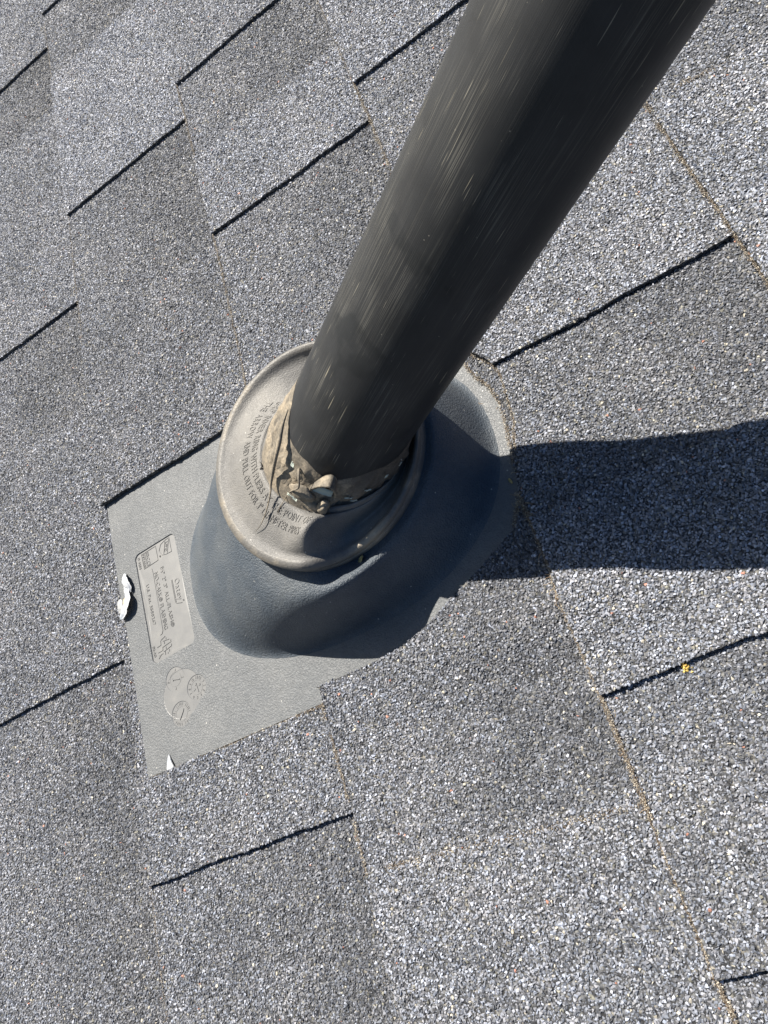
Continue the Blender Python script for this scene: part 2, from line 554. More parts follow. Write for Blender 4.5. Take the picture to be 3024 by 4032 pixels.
VIEW_M = 0.32
def piece(name, poly, zf, thick, parent, tonef, grains=True, sub=7.0, label=None, k_fl=False):
    """one cut piece of shingle: outline poly in roof mm, top surface zf(x, y), real thickness"""
    poly = [tuple(p) for p in poly]
    dense = []
    for i in range(len(poly)):
        a, c = np.array(poly[i]), np.array(poly[(i + 1) % len(poly)])
        n = max(1, int(np.linalg.norm(c - a) / 2.2))
        for k in range(n):
            dense.append(tuple(a + (c - a) * k / n))
    xs = np.array([p[0] for p in poly])
    ys = np.array([p[1] for p in poly])
    gx, gy = np.meshgrid(np.arange(xs.min() + sub / 2, xs.max(), sub), np.arange(ys.min() + sub / 2, ys.max(), sub))
    gx, gy = gx.ravel(), gy.ravel()
    D = np.array(dense)
    ins = inpoly(gx, gy, D)
    gx, gy = gx[ins], gy[ins]
    keep = []
    for j0 in range(0, len(gx), 4000):
        dd = np.hypot(gx[j0:j0 + 4000, None] - D[None, :, 0], gy[j0:j0 + 4000, None] - D[None, :, 1]).min(1)
        keep.append(dd > 1.6)
    keep = np.concatenate(keep) if keep else np.zeros(0, bool)
    pts = dense + list(zip(gx[keep], gy[keep]))
    nb = len(dense)
    vs, es, fs, _, _, _ = delaunay_2d_cdt([Vector(p) for p in pts], [], [list(range(nb))], 1, 1e-5)
    V = [(v.x, v.y, zf(v.x, v.y)) for v in vs]
    F = [tuple(f) for f in fs]
    # boundary walls
    from collections import Counter
    ec = {}
    for f in F:
        for i in range(len(f)):
            e = (f[i], f[(i + 1) % len(f)])
            ec[e] = ec.get(e, 0) + 1
    bnd = [e for e in ec if (e[1], e[0]) not in ec]
    low = {}
    n_top = len(F)
    for a, c in bnd:
        for q in (a, c):
            if q not in low:
                low[q] = len(V)
                V.append((V[q][0], V[q][1], V[q][2] - thick))
        F.append((a, low[a], low[c], c))
    base = (float(xs.mean()), float(ys.mean()), 0.0)
    o = mesh_obj(name, V, F, m_bed, parent, (0, 0, 0) if parent else base, smooth=False)
    if label:
        o['label'] = label
    # grains, only where the photograph (with room to step aside) can see them
    if grains:
        sp = 1.12
        rows = int((ys.max() - ys.min()) / (sp * 0.87)) + 1
        colsn = int((xs.max() - xs.min()) / sp) + 1
        iy, ix = np.meshgrid(np.arange(rows), np.arange(colsn), indexing='ij')
        px = xs.min() + (ix + 0.5 * (iy % 2)) * sp + RNG.normal(0, 0.27, ix.shape)
        py = ys.min() + iy * sp * 0.87 + RNG.normal(0, 0.27, ix.shape)
        px, py = px.ravel(), py.ravel()
        P, dz = project(np.c_[px, py, np.full(len(px), 3.0)])
        m = VIEW_M
        ok = (dz > 50) & (P[:, 0] > -3024 * m) & (P[:, 0] < 3024 * (1 + m)) & (P[:, 1] > -4032 * m * 0.8) & (P[:, 1] < 4032 * (1 + m * 0.8))
        px, py = px[ok], py[ok]
        ins = inpoly(px, py, D)
        if k_fl:
            ins &= ~((px > 147.4 + (97.5 - py) * 0.0325) & (px < 440) & (py > -102.3) & (py < 93.0))
        px, py = px[ins], py[ins]
        if len(px):
            drop = RNG.random(len(px)) < 0.03
            px, py = px[~drop], py[~drop]
            pz = np.array([zf(x, y) for x, y in zip(px, py)]) + RNG.normal(0.12, 0.16, len(px))
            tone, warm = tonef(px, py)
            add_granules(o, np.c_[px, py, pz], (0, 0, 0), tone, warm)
        # grit held on the cut edges
    return o

def shade(k, is_tab, tone0):
    def f(px, py):
        u = (px - k * EXPO) / EXPO
        n1 = np.array([fbm(x, y, 0.02, 2.0) for x, y in zip(px[::1], py[::1])]) if len(px) < 400000 else np.zeros(len(px))
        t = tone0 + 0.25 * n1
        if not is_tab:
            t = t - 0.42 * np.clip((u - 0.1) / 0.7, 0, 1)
        w = np.clip(0.25 + 0.8 * n1, 0, 0.8)
        return np.clip(t, 0.25, 1.9), w
    return f

def jag(p, q, amp=0.55, step=3.0, seed=0.0):
    """a cut edge from p to q: nearly straight, slightly ragged"""
    p, q = np.array(p, float), np.array(q, float)
    L = np.linalg.norm(q - p)
    n = max(2, int(L / step))
    d = (q - p) / L
    nrm = np.array([-d[1], d[0]])
    out = []
    for i in range(n):
        t = i / n
        a = amp * fbm(t * L, seed * 13.0, 0.35, seed) + amp * 2.2 * fbm(t * L, seed * 5.0, 0.03, seed + 4) * math.sin(math.pi * t)
        out.append(tuple(p + (q - p) * t + nrm * a * (1 if 0 < i else 0)))
    return out

def butt(k, y0, y1):
    """points of butt line k from y0 to y1"""
    n = max(2, int(abs(y1 - y0) / 3.0))
    out = []
    for i in range(n):
        y = y0 + (y1 - y0) * i / n
        out.append((bx(k, y), y))
    return out

def bx(k, y):
    x = k * EXPO + b_off(k, y)
    if k == 3 and -93.0 < y < 60.0:
        x = max(429.0, float(np.interp(y, [p[1] for p in CUT_OUT], [p[0] for p in CUT_OUT])))
    return x

roof = bpy.data.objects.new('roof', None)
roof.empty_display_size = 0.1
sc.collection.objects.link(roof)
roof.rotation_euler = (0, -PITCH, 0)
roof['kind'] = 'structure'

YLO, YHI = -620.0, 1350.0
# measured ends of the raised tabs: (lit edge Y, shadowed edge Y) per course, each end allowed to lean
COURSES = {
    -1: dict(split=120, tabs=[(520, 380), (210, 90), (-30, -102), (-330, -480)]),
    0: dict(split=301, tabs=[(1150, 930), (850, 662), (560, 301), (190, -23), (-250, -420)]),
    1: dict(split=94, tabs=[(1250, 1010), (930, 715), (598, 400), (252, 94), (-103.6, -161.5), (-300, -450)]),
    2: dict(split=258, tabs=[(1180, 980), (840, 690), (575, 441), (344, 258), (-192, -300), (-400, -520)]),
    3: dict(split=28, tabs=[(1050, 860), (720, 520), (400, 293), (190, 28), (-62, -152), (-206, -265), (-380, -500)]),
    4: dict(split=330, tabs=[(1100, 900), (700, 560), (450, 330), (119, -60), (-180, -320)]),
    5: dict(split=60, tabs=[(900, 700), (500, 350), (240, 60), (-40, -200)]),
    6: dict(split=210, tabs=[(800, 600), (420, 210), (60, -120)]),
}
TONES = {(0, 301): 1.1, (1, 400): 1.5, (1, 715): 1.3, (2, 258): 1.3, (3, 28): 1.25, (3, 293): 1.3, (3, -152): 1.2, (3, -265): 1.0, (2, -300): 1.1, (1, -161.5): 1.0, (0, -23): 0.9, (1, 94): 0.82, (4, -60): 1.35}
for k, cdef in COURSES.items():
    x1 = (k + 1) * EXPO + 14.0
    for seg, (ya, yb) in enumerate(((YLO, cdef['split'] - 0.4), (cdef['split'] + 0.4, YHI))):
        if k == 2 and seg == 0:
            poly = butt(k, yb, 96.0) + [p for p in reversed(catmull(CUT_IN, 3))][1:-1] + butt(k, -94.9, ya)
        else:
            poly = butt(k, yb, ya)
        poly = [tuple(p[:2]) for p in poly] + [(bx(k, ya), ya), (x1, ya), (x1, yb)]
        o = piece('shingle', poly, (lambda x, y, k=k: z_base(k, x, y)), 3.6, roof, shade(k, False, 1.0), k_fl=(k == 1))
        for ti, (yt, yl) in enumerate(cdef['tabs']):
            if not (yl >= ya - 1 and yt <= yb + 1) and not (ya < (yt + yl) / 2 < yb):
                continue
            lean = 3.0 * math.sin(ti * 2.3 + k * 1.7)
            if (k, yl) in ((1, 94), (1, -161.5)):
                lean = 0.0
            xu = x1 - 3
            pl = butt(k, yt, yl) + jag((bx(k, yl), yl), (xu, yl + lean * 0.5), 0.5, 2.5, k * 3.1 + ti) + jag((xu, yl + lean * 0.5), (xu, yt - lean), 0.1, 20, 1.0) + jag((xu, yt - lean), (bx(k, yt), yt), 0.5, 2.5, k * 1.3 + ti + 7)
            piece('tab', [tuple(p) for p in pl], (lambda x, y, k=k: z_tab(k, x, y)), TAB_T, o, shade(k, True, TONES.get((k, yl), 1.18)))

# courses that only a step to the side would show, and the rest of the slope
for k in list(range(-9, -1)) + list(range(7, 15)):
    for j in range(3):
        y0 = -900 + j * 1000 + (k % 3) * 170
        V = [(k * EXPO, y0, 4.2), (k * EXPO + EXPO + 12, y0, 0.1), (k * EXPO + EXPO + 12, y0 + 998, 0.1), (k * EXPO, y0 + 998, 4.2)]
        V += [(x, y, z - 3.6) for x, y, z in V]
        F = [(0, 1, 2, 3), (0, 3, 7, 4), (0, 4, 5, 1), (2, 6, 7, 3)]
        o = mesh_obj('shingle', V, F, m_shingle, roof, smooth=False)
        for q in range(3):
            ya = y0 + 60 + q * 320 + (k * 53) % 90
            yb = ya + 150
            V = [(k * EXPO, ya, 6.9), (k * EXPO + EXPO + 9, ya, 2.8), (k * EXPO + EXPO + 9, yb, 2.8), (k * EXPO, yb, 6.9)]
            V += [(x, y, z - TAB_T) for x, y, z in V]
            mesh_obj('tab', V, F, m_shingle, o, smooth=False)
mesh_obj('roof_deck', [(-2600, -3500, -4), (3200, -3500, -4), (3200, 4200, -4), (-2600, 4200, -4), (-2600, -3500, -40), (3200, -3500, -40), (3200, 4200, -40), (-2600, 4200, -40)],
         [(0, 1, 2, 3), (7, 6, 5, 4), (0, 4, 5, 1), (1, 5, 6, 2), (2, 6, 7, 3), (3, 7, 4, 0)], m_shingle, roof, smooth=False)
gm = bpy.data.meshes.new('ground')
gm.from_pydata([(-200, -200, 0), (200, -200, 0), (200, 200, 0), (-200, 200, 0)], [], [(0, 1, 2, 3)])
gm.materials.append(m_ground)
gr_o = bpy.data.objects.new('ground', gm)
gr_o.location = (0, 0, -5.0)
gr_o['kind'] = 'structure'
sc.collection.objects.link(gr_o)

# ------------------------------------------------------------------ vent flashing
PIPE_B = np.array([277.865, 0.0, 0.0])
PIPE_R = 30.3
# the collar: outer lip circle nearly parallel to the roof, inner ring tipped towards the leaning pipe
def frame(n):
    n = np.array(n, float)
    n /= np.linalg.norm(n)
    e = np.array([0, 1.0, 0]) - n * n[1]
    e /= np.linalg.norm(e)
    return n, e, np.cross(n, e)
E1 = np.array([0.0, 1.0, 0.0])
OC = np.array([350.7, 0.4, 65.3])
ON, O1, O2 = frame((0.0217, -0.0848, 0.9962))
OR = 60.3
IC = np.array([360.0, 0.6, 58.6])
IN, I1, I2 = frame((0.3987, 0.0087, 0.917))
GR = 37.2
EYE = np.array([508.5, -207.3, 357.6])
def sag(P, A, w=1.0):
    """the collar has been pressed down on the side the pipe leans to"""
    a = math.degrees(A) % 360
    D = w * 15.0 * sstep((a - 154) / 36.0) * sstep((345 - a) / 60.0)
    ray = P - EYE
    return P + ray * (D / abs(ray[2]))
def lip_pt(A, dr, h):
    return sag(OC + (OR + dr) * (math.cos(A) * O1 + math.sin(A) * O2) + h * ON, A)
def rim_pt(A, r, h):
    g_ = (r - GR) / (OR - GR)
    return sag(_rim_pt(A, r, h), A, 0.25 + 0.75 * sstep(g_ / 0.45))
def _rim_pt(A, r, h):
    O = OC + OR * (math.cos(A) * O1 + math.sin(A) * O2)
    I = IC + GR * (math.cos(A) * I1 + math.sin(A) * I2)
    g = (r - GR) / (OR - GR)
    d = O - I
    t = -math.sin(A) * O1 + math.cos(A) * O2
    n = np.cross(d, t)
    n /= np.linalg.norm(n)
    gg = min(max(g, 0.0), 1.0)
    n = n * (1 - gg ** 4) + ON * gg ** 4 if g <= 1 else ON
    return I + d * g + h * n
RIM = OR
FB = (300.0, 0.0, 3.0)
flash = thing('vent_flashing', 'grey plastic roof flashing with round rubber collar around the black pipe', 'roof flashing', FB)

def z_fl(x, y):
    return 5.0 - 1.6 * sstep((x - 146) / 104.0) + 0.25 * fbm(x, y, 0.02, 6.6)

LO, LU, LV = np.array([165.6, 43.2]), np.array([0.0385, -0.9993]), np.array([0.9993, 0.0385])
LAB_L, LAB_W = 79.8, 36.2
def lab_xy(u, v):
    p = LO + LU * u + LV * v
    return float(p[0]), float(p[1])
def sdf_label(x, y):
    d = np.array([x, y]) - LO
    u, v = d @ LU - LAB_L / 2, d @ LV - LAB_W / 2
    qx, qy = abs(u) - (LAB_L / 2 - 4), abs(v) - (LAB_W / 2 - 4)
    return math.hypot(max(qx, 0), max(qy, 0)) + min(max(qx, qy), 0) - 4
DISCS = [((188.2, -62.5), 15.2, 0.12), ((184.4, -51.8), 7.7, 0.3), ((199.9, -62.8), 7.7, 0.3), ((185.1, -74.2), 7.7, 0.3)]
def fl_depth(x, y):
    s = sdf_label(x, y)
    z = -0.75 * sstep(-s / 0.35)
    for (cx, cy), r, dp in DISCS:
        s = math.hypot(x - cx, y - cy) - r
        z -= dp * sstep(-s / 0.35)
    return z
def fl_top(x, y):
    return z_fl(x, y) + fl_depth(x, y)

# outline: visible left corner cuts, straight sides, far side under the shingles
outline = [(146.2, 97.5), (147.0, 60.0), (148.6, 20.0), (149.8, 10.0), (150.6, -20), (151.5, -60.0), (152.6, -102.6), (200, -102.9), (240, -103.1), (286, -103.4), (380, -103.5), (452, -103.5), (452, 100), (300, 99), (200, 98)]
dense = []
for i in range(len(outline)):
    a, c = np.array(outline[i]), np.array(outline[(i + 1) % len(outline)])
    n = max(1, int(np.linalg.norm(c - a) / 4))
    dense += [tuple(a + (c - a) * t / n) for t in range(n)]
pts = list(dense)
loops = [list(range(len(dense)))]
edges = []
def add_loop(ps):
    s = len(pts)
    pts.extend(ps)
    edges.extend((s + i, s + (i + 1) % len(ps)) for i in range(len(ps)))
for off in (0.0, 0.36):
    lp = []
    for cu, cv, a0 in ((LAB_L - 4, LAB_W - 4, 0), (4, LAB_W - 4, 90), (4, 4, 180), (LAB_L - 4, 4, 270)):
        for k in range(9):
            an = math.radians(a0 + k * 11.25)
            lp.append(lab_xy(cu + (4 - off) * math.cos(an), cv + (4 - off) * math.sin(an)))
    add_loop(lp)
for (cx, cy), r, dp in DISCS:
    for off in (0.0, 0.36):
        add_loop([(cx + (r - off) * math.cos(t * 2 * math.pi / 48), cy + (r - off) * math.sin(t * 2 * math.pi / 48)) for t in range(48)])
D = np.array(pts)
gx, gy = np.meshgrid(np.arange(150, 450, 4.0), np.arange(-101, 98, 4.0))
gx, gy = gx.ravel() + RNG.uniform(-.4, .4, gx.size), gy.ravel() + RNG.uniform(-.4, .4, gy.size)
ins = inpoly(gx, gy, np.array(dense))
gx, gy = gx[ins], gy[ins]
dd = np.array([np.hypot(D[:, 0] - x, D[:, 1] - y).min() for x, y in zip(gx, gy)])
pts += list(zip(gx[dd > 0.8], gy[dd > 0.8]))
vs, es, fs, _, _, _ = delaunay_2d_cdt([Vector(p) for p in pts], edges, loops, 1, 1e-5)
V = [(v.x, v.y, fl_top(v.x, v.y)) for v in vs]
F = [tuple(f) for f in fs]
eset = set()
for f in F:
    for i in range(3):
        eset.add((f[i], f[(i + 1) % 3]))
bnd = [e for e in eset if (e[1], e[0]) not in eset]
low = {}
for a, c in bnd:
    for q in (a, c):
        if q not in low:
            low[q] = len(V)
            V.append((V[q][0], V[q][1], V[q][2] - 1.5))
    F.append((a, low[a], low[c], c))
# smooth plastic inside the label and the date discs
fo = mesh_obj('flange', V, F, [m_flange, m_plate], flash, FB, smooth=False)
for p in fo.data.polygons:
    cx_, cy_ = np.mean([V[i][:2] for i in p.vertices], axis=0)
    if sdf_label(cx_, cy_) < -0.2 or any(math.hypot(cx_ - c[0], cy_ - c[1]) < r - 0.2 for c, r, d in DISCS):
        p.material_index = 1

# --- lettering helpers
_gc = {}
def glyph(ch, ext):
    key = (ch, ext)
    if key in _gc:
        return _gc[key]
    cu = bpy.data.curves.new('t', 'FONT')
    cu.body = ch
    cu.size = 1.0
    cu.extrude = ext
    cu.resolution_u = 2
    ob = bpy.data.objects.new('t', cu)
    sc.collection.objects.link(ob)
    bpy.context.view_layer.update()
    me = bpy.data.meshes.new_from_object(ob.evaluated_get(bpy.context.evaluated_depsgraph_get()))
    v = np.array([tuple(q.co) for q in me.vertices]).reshape(-1, 3)
    f = [tuple(p.vertices) for p in me.polygons]
    bpy.data.objects.remove(ob)
    bpy.data.meshes.remove(me)
    bpy.data.curves.remove(cu)
    _gc[key] = (v, f)
    return _gc[key]

def text_line(s, cap, length=None, track=0.1):
    """returns (x, y, z01, faces) of a line of text laid on y=0, cap height cap, squeezed to length"""
    X, Fs, x = [], [], 0.0
    spans = []
    for ch in s:
        if ch == ' ':
            x += 0.34
            continue
        v, f = glyph(ch, 0.5)
        if not len(v):
            x += 0.3
            continue
        w0, w1 = v[:, 0].min(), v[:, 0].max()
        n0 = sum(len(a) for a in X)
        vv = v.copy()
        vv[:, 0] += x - w0
        X.append(vv)
        Fs += [tuple(i + n0 for i in q) for q in f]
        x += (w1 - w0) + track
    V = np.vstack(X)
    capk = cap / 0.70
    total = x - track
    sx = (length / total) if length else capk
    V[:, 0] *= sx
    V[:, 1] *= capk
    V[:, 2] = np.where(V[:, 2] > 0, 1.0, 0.0)
    return V, Fs

def text_on_label(s, u0, v0, cap, length, h=0.35):
    V, Fs = text_line(s, cap, length)
    out = []
    for x, y, z in V:
        X, Y = lab_xy(u0 + x, v0 + y)
        out.append((X, Y, z_fl(X, Y) - 0.76 + z * h))
    return out, Fs

class Bag:
    def __init__(s):
        s.V, s.F = [], []
    def add(s, vf):
        n = len(s.V)
        s.V += [tuple(p) for p in vf[0]]
        s.F += [tuple(i + n for i in f) for f in vf[1]]

def bar(p, q, w, zf, h, mapf=lambda u, v: (u, v)):
    """a thin raised line from p to q"""
    p, q = np.array(p, float), np.array(q, float)
    d = q - p
    L = np.linalg.norm(d)
    d /= L
    n = np.array([-d[1], d[0]]) * w / 2
    V = []
    for z in (0, 1):
        for c in (p + n, p - n, q - n, q + n):
            X, Y = mapf(*c)
            V.append((X, Y, zf(X, Y) + z * h))
    return V, [(0, 3, 2, 1), (4, 5, 6, 7), (0, 1, 5, 4), (1, 2, 6, 5), (2, 3, 7, 6), (3, 0, 4, 7)]

zl = lambda X, Y: z_fl(X, Y) - 0.77
ink = Bag()
ink.add(text_on_label('Oatey', 32.2, 28.6, 4.2, 15.4, 0.34))
ink.add(text_on_label('\u00ae', 48.6, 32.6, 1.0, 1.2, 0.3))
for a, c in (((31.5, 27.0), (48.6, 27.0)), ((48.6, 27.0), (50.2, 31.6)), ((31.5, 26.3), (47.6, 26.3))):
    ink.add(bar(a, c, 0.4, zl, 0.4, lab_xy))
ink.add(text_on_label('1\u00bd" 2" 3" ALL-FLASH\u00ae', 18.6, 19.2, 2.9, 43.6, 0.34))
ink.add(text_on_label('NO-CALK\u00ae FLASHING', 19.8, 13.3, 3.2, 41.6, 0.34))
ink.add(text_on_label('U.S. Pat. 5588267', 24.9, 4.9, 2.4, 29.4))
ink.add(text_on_label('04151', 2.4, 1.7, 2.0, 8.8))
ink.add(text_on_label('81-10', 67.7, 1.2, 2.0, 7.6))
for a, c in (((15.9, 12.2), (20.1, 12.6)), ((20.1, 12.6), (61.0, 12.0)), ((61.0, 12.0), (62.8, 11.0)), ((62.8, 11.0), (63.1, 9.3)),
             ((1.5, 18.6), (12.4, 18.7)), ((12.4, 18.7), (12.8, 5.7)), ((12.8, 5.7), (1.6, 5.5)), ((1.6, 5.5), (1.5, 18.6)), ((1.7, 8.4), (12.6, 8.6)),
             ((1.1, 31.0), (12.0, 31.0)), ((12.0, 31.0), (11.6, 26.0)), ((11.6, 26.0), (10.6, 22.8)), ((10.6, 22.8), (6.6, 20.8)), ((6.6, 20.8), (2.6, 23.2)), ((2.6, 23.2), (1.4, 27.0)), ((1.4, 27.0), (1.1, 31.0)),
             ((1.4, 27.4), (11.0, 24.2)), ((2.0, 30.5), (11.7, 27.3)),
             # the skyline of stepped strokes beside the patent line
             ((65.4, 13.0), (66.6, 9.0)), ((66.6, 13.4), (68.0, 13.2)), ((67.8, 10.4), (68.6, 15.8)), ((66.9, 8.6), (69.6, 8.4)), ((69.6, 8.4), (69.9, 5.0)), ((69.4, 17.0), (71.2, 16.4)),
             ((70.8, 17.0), (71.6, 9.4)), ((71.6, 9.4), (73.6, 9.2)), ((73.6, 9.2), (73.6, 5.0)), ((72.4, 16.8), (73.8, 16.6)), ((73.6, 16.8), (74.8, 9.6)), ((75.2, 14.6), (76.6, 14.2)), ((76.4, 13.0), (77.4, 12.8)),
             ((75.6, 9.0), (75.9, 5.6)), ((75.9, 7.2), (77.6, 4.8)), ((72.4, 12.2), (74.0, 12.0)), ((75.0, 11.0), (77.2, 10.6)), ((68.6, 11.6), (70.0, 11.3))):
    ink.add(bar(a, c, 0.36, zl, 0.35, lab_xy))
V, Fs = text_line('UPC', 2.2, 6.4)
out = []
for x, y, z in V:
    X, Y = lab_xy(3.2 + x, 27.4 - 0.33 * x + y * 0.9)
    out.append((X, Y, z_fl(X, Y) - 0.76 + z * 0.35))
ink.add((out, Fs))
ink.add(text_on_label('SBCCI', 2.0, 9.2, 2.6, 10.0))
ink.add(text_on_label('PST&ESI', 2.2, 6.0, 1.8, 9.8))
ink.add(text_on_label('\u00ae', 10.0, 20.4, 1.2, 1.4))
mesh_obj('raised_lettering', ink.V, ink.F, m_plate, fo, FB, smooth=False)
dial = Bag()
zd = lambda X, Y: fl_top(X, Y) - 0.01
def on_dial(c, s, ang, rad, cap, wdt, spin=True, h=0.25):
    V, Fs = text_line(s, cap, wdt)
    V[:, 0] -= V[:, 0].mean()
    V[:, 1] -= V[:, 1].mean()
    a = math.radians(ang)
    # label frame: reading direction U, up V; angle measured clockwise from 'up'
    cdir = LU * math.sin(a) + LV * math.cos(a)
    tdir = LU * math.cos(a) - LV * math.sin(a)
    if not spin:
        cdir2, tdir2 = LV, LU
    else:
        cdir2, tdir2 = cdir, tdir
    out = []
    for x, y, z in V:
        p = np.array(c) + cdir * rad + tdir2 * x + cdir2 * y
        out.append((p[0], p[1], zd(*p) + z * h))
    dial.add((out, Fs))
c1, c2, c3 = (184.4, -51.8), (199.9, -62.8), (185.1, -74.2)
# photographed numerals: 11 points to the top left of the photo (+Y)
for i in range(1, 13):
    on_dial(c2, str(i), 30 * (i - 11) - 80, 6.0, 1.6, 1.0 if i < 10 else 1.9)
on_dial(c2, '1', -200, 2.4, 2.0, 0.9)
on_dial(c2, '9', -20, 2.4, 2.2, 1.4)
for s_, a_ in (('0', 180), ('1', -80), ('2', 10), ('1', 100)):
    on_dial(c1, s_, a_, 5.8, 1.4, 0.9)
for k in range(30):
    if k % 6 == 5:
        on_dial(c3, str(k // 6 + 1), k * 12, 6.2, 1.3, 0.9)
        continue
    a = math.radians(k * 12)
    dv = np.array([math.cos(a), math.sin(a)])
    dial.add(bar(np.array(c3) + dv * 5.2, np.array(c3) + dv * 6.9, 0.3, zd, 0.22))
for a, c in (((182.2, -51.5), (187.7, -52.9)), ((182.2, -51.0), (182.6, -52.4)), ((199.6, -60.3), (200.7, -66.0)), ((199.0, -61.4), (199.9, -60.2)), ((187.3, -71.5), (186.7, -72.9)), ((186.7, -72.9), (183.3, -77.4))):
    dial.add(bar(a, c, 0.5, zd, 0.4))
mesh_obj('date_dial_numerals', dial.V, dial.F, m_plate, fo, FB, smooth=False)
for (c, r, d_) in DISCS[1:]:
    ring = Bag()
    n = 40
    rr = 4.6
    V = []
    for t in range(n):
        a = t * 2 * math.pi / n
        for q, z in ((rr, 0.0), (rr, 0.12), (rr - 0.25, 0.12), (rr - 0.25, 0.0)):
            X, Y = c[0] + q * math.cos(a), c[1] + q * math.sin(a)
            V.append((X, Y, zd(X, Y) + z))
    Fq = []
    for t in range(n):
        a0, a1 = t * 4, ((t + 1) % n) * 4
        for j in range(3):
            Fq.append((a0 + j, a1 + j, a1 + j + 1, a0 + j + 1))
    mesh_obj('date_dial', V, Fq, m_plate, fo, FB, smooth=False)

# --- dome between flange and rubber collar
NA = 180
def base_pt(A, grow=0.0):
    s, c = math.sin(A), math.cos(A)
    x = 318.5 - (104.5 + grow) * math.copysign(abs(s) ** 0.9, s)
    y = (72.5 + grow) * math.copysign(abs(c) ** 0.86, c)
    return np.array([x, y])
V, F = [], []
rows = 26
for i in range(rows + 1):
    t = i / rows
    for j in range(NA):
        A = 2 * math.pi * j / NA
        b0 = base_pt(A, 4.5)
        b1 = base_pt(A, 0.5)
        P0 = np.array([b0[0], b0[1], z_fl(*b0) + 0.02])
        top = lip_pt(A, -3.0, -7.5)
        under = lip_pt(A, 1.0, -8.5)
        sn, cs_ = math.sin(A), math.cos(A)
        shx = 346.0 - (76.0 if sn > 0 else 70.0) * math.copysign(abs(sn) ** 0.92, sn)
        shy = 0.2 + 69.5 * math.copysign(abs(cs_) ** 0.88, cs_)
        sh = np.array([shx, shy, 52.0 - 8.0 * max(0.0, sn)])
        ad = math.degrees(A) % 360
        qs = sstep((ad - 165) / 36.0) * sstep((350 - ad) / 30.0)
        sh = sh * (1 - 0.8 * qs) + 0.8 * qs * lip_pt(A, 3.5, -13.0)
        P1 = np.array([b1[0], b1[1], 4.8])
        ctrl = [P0, P0 * 0.35 + P1 * 0.65 + np.array([0, 0, 0.2]), P1 + (sh - P1) * 0.14, P1 + (sh - P1) * 0.6 + np.array([0, 0, 2.0]), sh, sh * 0.55 + under * 0.45 + np.array([0, 0, 1.0]), under, top]
        cc = np.array(ctrl)
        # uniform b-spline through the control cage
        m = len(cc) - 1
        u = t * m
        q = min(int(u), m - 1)
        w = u - q
        g = lambda idx: cc[min(max(idx, 0), m)]
        P = ((1 - w) ** 3 * g(q - 1) + (3 * w ** 3 - 6 * w * w + 4) * g(q) + (-3 * w ** 3 + 3 * w * w + 3 * w + 1) * g(q + 1) + w ** 3 * g(q + 2)) / 6
        if i == 0:
            P = P0
        nz_ = 0.7 * fbm(P[0], P[1] + P[2], 0.02, 4.4) * math.sin(math.pi * t)
        P = P + nz_ * np.array([0, 0, 1.0])
        V.append(P)
for i in range(rows):
    for j in range(NA):
        a, c = i * NA + j, i * NA + (j + 1) % NA
        F.append((a, a + NA, c + NA, c))
mesh_obj('dome', V, F, m_dome, flash, FB)

# --- rubber collar: the round cap, with a pushed-up bulge below the pipe
def bulge(A, r):
    a = math.degrees(A) % 360
    da = (a - 156.0)
    sa = 9.0 if da < 0 else 5.5
    g = math.exp(-0.5 * (da / sa) ** 2) * math.exp(-0.5 * ((r - 46.0) / 5.6) ** 2)
    v = math.exp(-0.5 * ((a - 176) / 8.0) ** 2) * math.exp(-0.5 * ((r - 46) / 7.0) ** 2)
    rd = math.exp(-0.5 * ((a - 164) / 6.0) ** 2) * math.exp(-0.5 * ((r - 40) / 5.0) ** 2)
    edge = sstep((56 - r) / 4.0) * sstep((r - GR) / 2.0)
    return (7.0 * g + 3.2 * rd - 2.0 * v) * edge
def top_h(r):
    prof = [(GR, -0.8), (GR + 0.4, 0.35), (GR + 1.2, 0.45), (41, 0.3), (50, 0.0), (52.5, -0.2), (54.8, 0.0), (55.8, 0.8), (56.8, 1.5), (57.8, 1.8), (59.2, 1.5), (60.2, 0.2)]
    return float(np.interp(r, [p[0] for p in prof], [p[1] for p in prof]))
def col_h(A, r):
    return top_h(r) + bulge(A, r) + 0.35 * fbm(r * math.cos(A), r * math.sin(A), 0.03, 9.0)
rads = [GR, GR + 0.4, GR + 1.2] + list(np.arange(39.4, 55.2, 1.0)) + [55.8, 56.3, 56.8, 57.3, 57.8, 58.4, 59.0, 59.5, 59.9, 60.2]
NB = 240
V, F, MI = [], [], []
for r in rads:
    for j in range(NB):
        A = 2 * math.pi * j / NB
        V.append(rim_pt(A, r, col_h(A, r)))
for r, h in ((60.4, -0.8), (60.4, -2.6), (59.9, -3.0), (60.1, -3.5), (60.5, -4.2), (60.4, -7.0), (59.5, -8.2), (57.4, -8.6)):
    for j in range(NB):
        A = 2 * math.pi * j / NB
        V.append(rim_pt(A, r, h))
nr = len(rads) + 8
for i in range(nr - 1):
    for j in range(NB):
        a, c = i * NB + j, i * NB + (j + 1) % NB
        F.append((a, a + NB, c + NB, c))
        MI.append(1 if i >= len(rads) - 8 else 0)
col = mesh_obj('rubber_collar', V, F, [m_rubber, m_lip], flash, FB)
col.data.polygons.foreach_set('material_index', MI)

